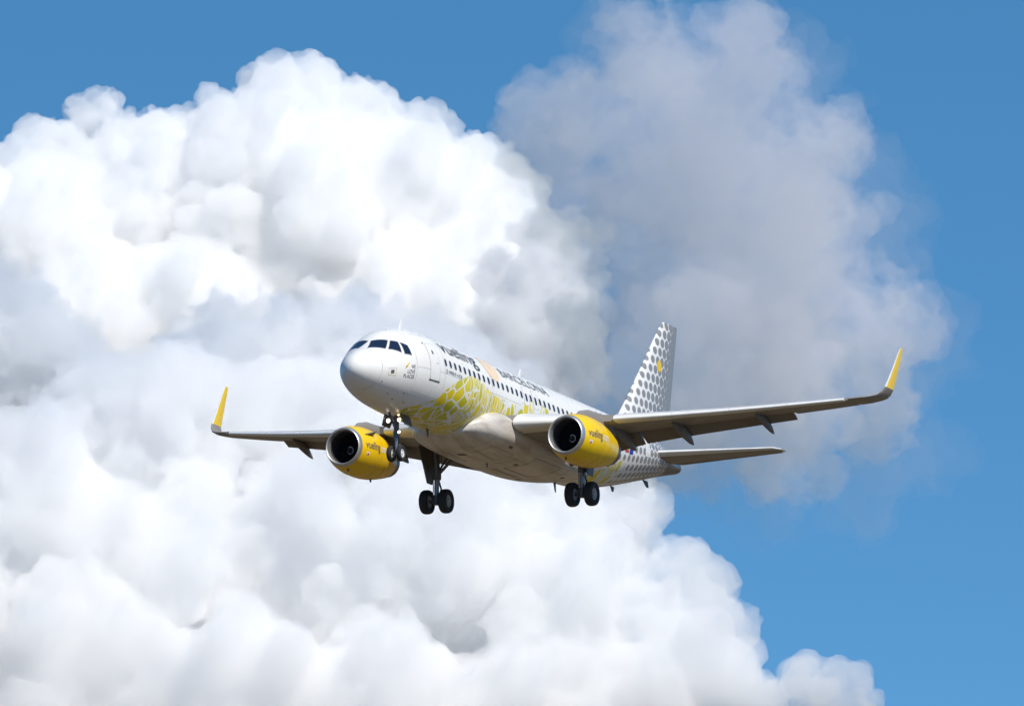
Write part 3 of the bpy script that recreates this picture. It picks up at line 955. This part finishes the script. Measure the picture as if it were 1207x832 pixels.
def fin_rows(a, e, zs, n=24):
    rows, uv, uv2 = [], [], []
    for z in zs:
        le, te = float(f_le(z)), float(f_te(z)); c = te - le
        pr = naca(.105 if z < 7.8 else .05, n, a, e, 0)
        rows.append([(le + p[0] * c, p[1] * c, z) for p in pr]); uv.append([(le + p[0] * c, z) for p in pr])
        uv2.append([(p[0], (z - 1.2) / 6.7) for p in pr])
    return np.array(rows), np.array(uv), np.array(uv2)


def fin_part(name, a, e, zs, parent):
    R, uv, uv2 = fin_rows(a, e, zs)
    b = MB(); b.grid(R, uv=uv, cap0=True, cap1=True)
    o = b.build(name, M['findots'], parent, smooth=40, merge=False)
    l2 = o.data.uv_layers.new(name='chord')
    li = np.empty(len(o.data.loops), int); o.data.loops.foreach_get('vertex_index', li)
    l2.data.foreach_set('uv', uv2.reshape(-1, 2)[li].ravel())
    return o


fin = fin_part('tail_fin', 0, .69, fin_z, plane)
fin_part('rudder', .70, 1, [2.2, 3.5, 5.2, 6.8, 7.6, 7.86, 7.93], fin)
bm = poly_bm([([(34.53 + .29 * math.cos(t), 5.59 + .29 * math.sin(t)) for t in a], 0)])


def fin_skin(u, v):
    le, te = float(f_le(v)), float(f_te(v)); c = te - le; x = (u - le) / c
    y = 5 * .105 * (.2969 * math.sqrt(max(x, 0)) - .126 * x - .3516 * x * x + .2843 * x ** 3 - .1036 * x ** 4) * c
    return (u, -y - .012, v)


flat_to_skin(bm, fin_skin, .1, .5)
link_bm(bm, 'yellow_dot', [M['yellow']], fin)


# ---- tailplane
def tail_sec(y, s, a=0, e=1):
    k = (y - .5) / 5.72
    le = 31.75 + k * 3.62; c = 4.0 - k * 2.6; z = .80 + .105 * (y - .5)
    if y > 6.0: le += (y - 6.0) * 2.2; c -= (y - 6.0) * 2.4
    return [(le + p[0] * c, s * y, z + p[1] * c) for p in naca(.10, 22, a, e, -.005)]


for s in (-1, 1):
    ysn = [.4, 1.2, 3, 5, 6.0, 6.12, 6.22]
    b = MB(); b.grid(np.array([tail_sec(y, s, 0, .69) for y in ysn]), cap0=True, cap1=True)
    hs_ = b.build('tailplane', M['winggrey'], plane, smooth=40)
    b = MB(); b.grid(np.array([tail_sec(y, s, .70, 1) for y in [1.0, 3, 5, 6.0]]), cap0=True, cap1=True)
    b.build('elevator', M['wingunder'], hs_, smooth=40)
    le = []
    for y in ysn:
        pr = np.array(tail_sec(y, s, 0, .69)); le.append(pr[15:28] + np.array([-.012, 0, 0]))
    b = MB(); b.grid(np.array(le), closed=False); b.build('tailplane_leading_edge', M['slat'], hs_, smooth=50)


# ---- landing gear
def wheel(b, c, R, w, mi_t=0, mi_r=1):
    k = w / 2
    prof = [(-k * .62, R * .52), (-k * .9, R * .62), (-k, R * .78), (-k * .86, R * .93), (-k * .5, R * .99), (0, R), (k * .5, R * .99), (k * .86, R * .93), (k, R * .78), (k * .9, R * .62), (k * .62, R * .52)]
    b.lathe(prof, c, 'y', 40, mi_t)
    for s in (-1, 1):
        b.lathe([(s * k * .62, R * .52), (s * k * .70, R * .48), (s * k * .5, R * .40), (s * k * .45, R * .22), (s * k * .72, R * .18), (s * k * .74, .005)], c, 'y', 28, mi_r)


def main_gear(s):
    X, Y, Z = 17.72, s * 3.795, -3.77
    b = MB()
    b.tube([(X - .12, Y + s * .1, -1.0), (X - .03, Y, -2.55)], [.19, .17], 18)
    b.tube([(X - .04, Y, -2.3), (X - .03, Y, -2.72)], [.21, .21], 18)
    leg = b.build('main_landing_gear', M['steel'], plane, smooth=40)
    leg['label'] = 'main landing gear leg under the port wing' if s < 0 else 'main landing gear leg under the starboard wing'
    b = MB()
    b.tube([(X, Y - .42, Z), (X, Y + .42, Z)], [.085, .085], 14)
    b.tube([(X, Y, Z - .16), (X, Y, Z + .3)], [.16, .14], 16)
    b.build('axle', M['steel'], leg, smooth=40)
    b = MB(); b.tube([(X - .03, Y, -2.7), (X, Y, Z + .25)], [.115, .115], 16); b.build('oleo_piston', M['piston'], leg)
    b = MB()
    b.tube([(X - .03, Y - s * .1, -2.45), (X + .05, Y - s * .75, -1.75), (X + .05, Y - s * 1.5, -1.25)], .075, 10)
    b.tube([(X + .0, Y - s * .08, -2.3), (X + .35, Y - s * .5, -1.4)], .05, 10)
    b.build('side_stay', M['steel'], leg)
    b = MB()
    b.tube([(X + .15, Y, -2.68), (X + .52, Y, -3.1), (X + .16, Y, Z + .12)], .05, 8)
    b.build('torque_link', M['steel'], leg)
    b = MB()
    b.tube([(X - .2, Y + .1, -1.4), (X - .19, Y + .12, -2.6), (X - .15, Y + .1, -3.2), (X - .05, Y + .2, Z)], .025, 8)
    b.tube([(X + .17, Y - .1, -1.5), (X + .17, Y - .12, -2.6)], .02, 8)
    b.build('brake_hose', M['seam'], leg)
    # fixed door on the leg
    yd = Y + s * .36
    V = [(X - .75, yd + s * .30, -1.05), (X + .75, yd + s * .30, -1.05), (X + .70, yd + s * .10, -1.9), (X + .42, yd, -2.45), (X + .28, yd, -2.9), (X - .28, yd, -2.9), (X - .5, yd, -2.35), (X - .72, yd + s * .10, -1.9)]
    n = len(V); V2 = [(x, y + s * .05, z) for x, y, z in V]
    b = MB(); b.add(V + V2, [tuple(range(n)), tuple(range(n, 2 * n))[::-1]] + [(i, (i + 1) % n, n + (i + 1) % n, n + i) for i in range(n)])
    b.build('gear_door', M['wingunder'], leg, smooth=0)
    for k in (-1, 1):
        b = MB(); wheel(b, (X, Y + k * .50, Z), .585, .43)
        b.build('wheel', [M['tyre'], M['rimdark']], leg, smooth=45)


main_gear(-1)
main_gear(1)
X, Z = 5.07, -3.80
b = MB()
b.tube([(X - .12, 0, -1.7), (X - .03, 0, -3.0)], [.13, .12], 16)
b.tube([(X - .05, 0, -2.75), (X - .03, 0, -3.05)], [.15, .15], 16)
b.tube([(X, -.2, Z), (X, .2, Z)], .06, 12)
b.tube([(X, 0, Z - .08), (X, 0, Z + .2)], .09, 12)
b.tube([(X - .05, -.02, -2.8), (X - 1.0, -.0, -1.95)], .06, 10)
b.tube([(X + .08, 0, -2.95), (X + .36, 0, -3.3), (X + .08, 0, Z + .1)], .04, 8)
ng = b.build('nose_landing_gear', M['steel'], plane, smooth=40)
b = MB(); b.tube([(X - .03, 0, -3.0), (X, 0, Z + .12)], .075, 14); b.build('oleo_piston', M['piston'], ng)
for k in (-1, 1):
    b = MB(); wheel(b, (X, k * .25, Z), .385, .22); b.build('wheel', [M['tyre'], M['rim']], ng, smooth=45)
    # door by the leg
    V = [(X - .55, k * .36, -1.95), (X + .5, k * .36, -1.98), (X + .42, k * .56, -2.52), (X - .40, k * .56, -2.52)]
    V2 = [(x, y + k * .04, z) for x, y, z in V]
    b = MB(); b.add(V + V2, [(0, 1, 2, 3), (7, 6, 5, 4)] + [(i, (i + 1) % 4, 4 + (i + 1) % 4, 4 + i) for i in range(4)])
    b.build('gear_door', M['darkmetal'], ng, smooth=0)
for y, z, r, mt, lb in ((.30, -2.30, .10, 'lampwhite', 'white landing lamp'), (-.26, -2.28, .10, 'lampwarm', 'warm taxi lamp'), (-.22, -2.04, .06, 'lampwarm', None), (-.27, -2.86, .07, 'lampwhite', None)):
    b = MB()
    b.lathe([(.16, .03), (.10, r * .8), (0, r)], (X - .34, y, z), n=20, mi=0)
    b.lathe([(.0, r), (-.03, r * .8), (-.045, .005)], (X - .34, y, z), n=20, mi=1)
    b.tube([(X - .22, y, z), (X - .06, y * .2, z)], .03, 8, mi=0)
    o = b.build('landing_lamp', [M['steel'], M[mt]], ng, smooth=50)
    if lb: o['label'] = lb

# ---- antennas and small masts
def blade(x, z0, h, sw, up, y=0.0, mat='white', c=.34):
    b = MB(); rows = []
    for k in (0, .5, 1):
        cc = c * (1 - .55 * k)
        rows.append([(x + sw * k + p[0] * cc, y + p[1] * cc, z0 + up * h * k) for p in naca(.12, 8, 0, 1, 0)])
    b.grid(np.array(rows), cap0=True, cap1=True)
    b.build('antenna', M[mat], plane, smooth=40)


blade(4.9, 2.0, .55, .22, 1)
blade(18.3, 2.05, .55, .25, 1)
blade(8.2, -2.05, .38, .2, -1, mat='seam')
blade(22.7, -2.1, .5, .25, -1, mat='seam')
blade(29.4, -1.2, .25, .2, -1, mat='seam', c=.5)
blade(33.2, -.25, .3, .5, -1, mat='seam', c=.7)
blade(15.0, -2.55, .2, .12, -1, mat='seam', c=.2)
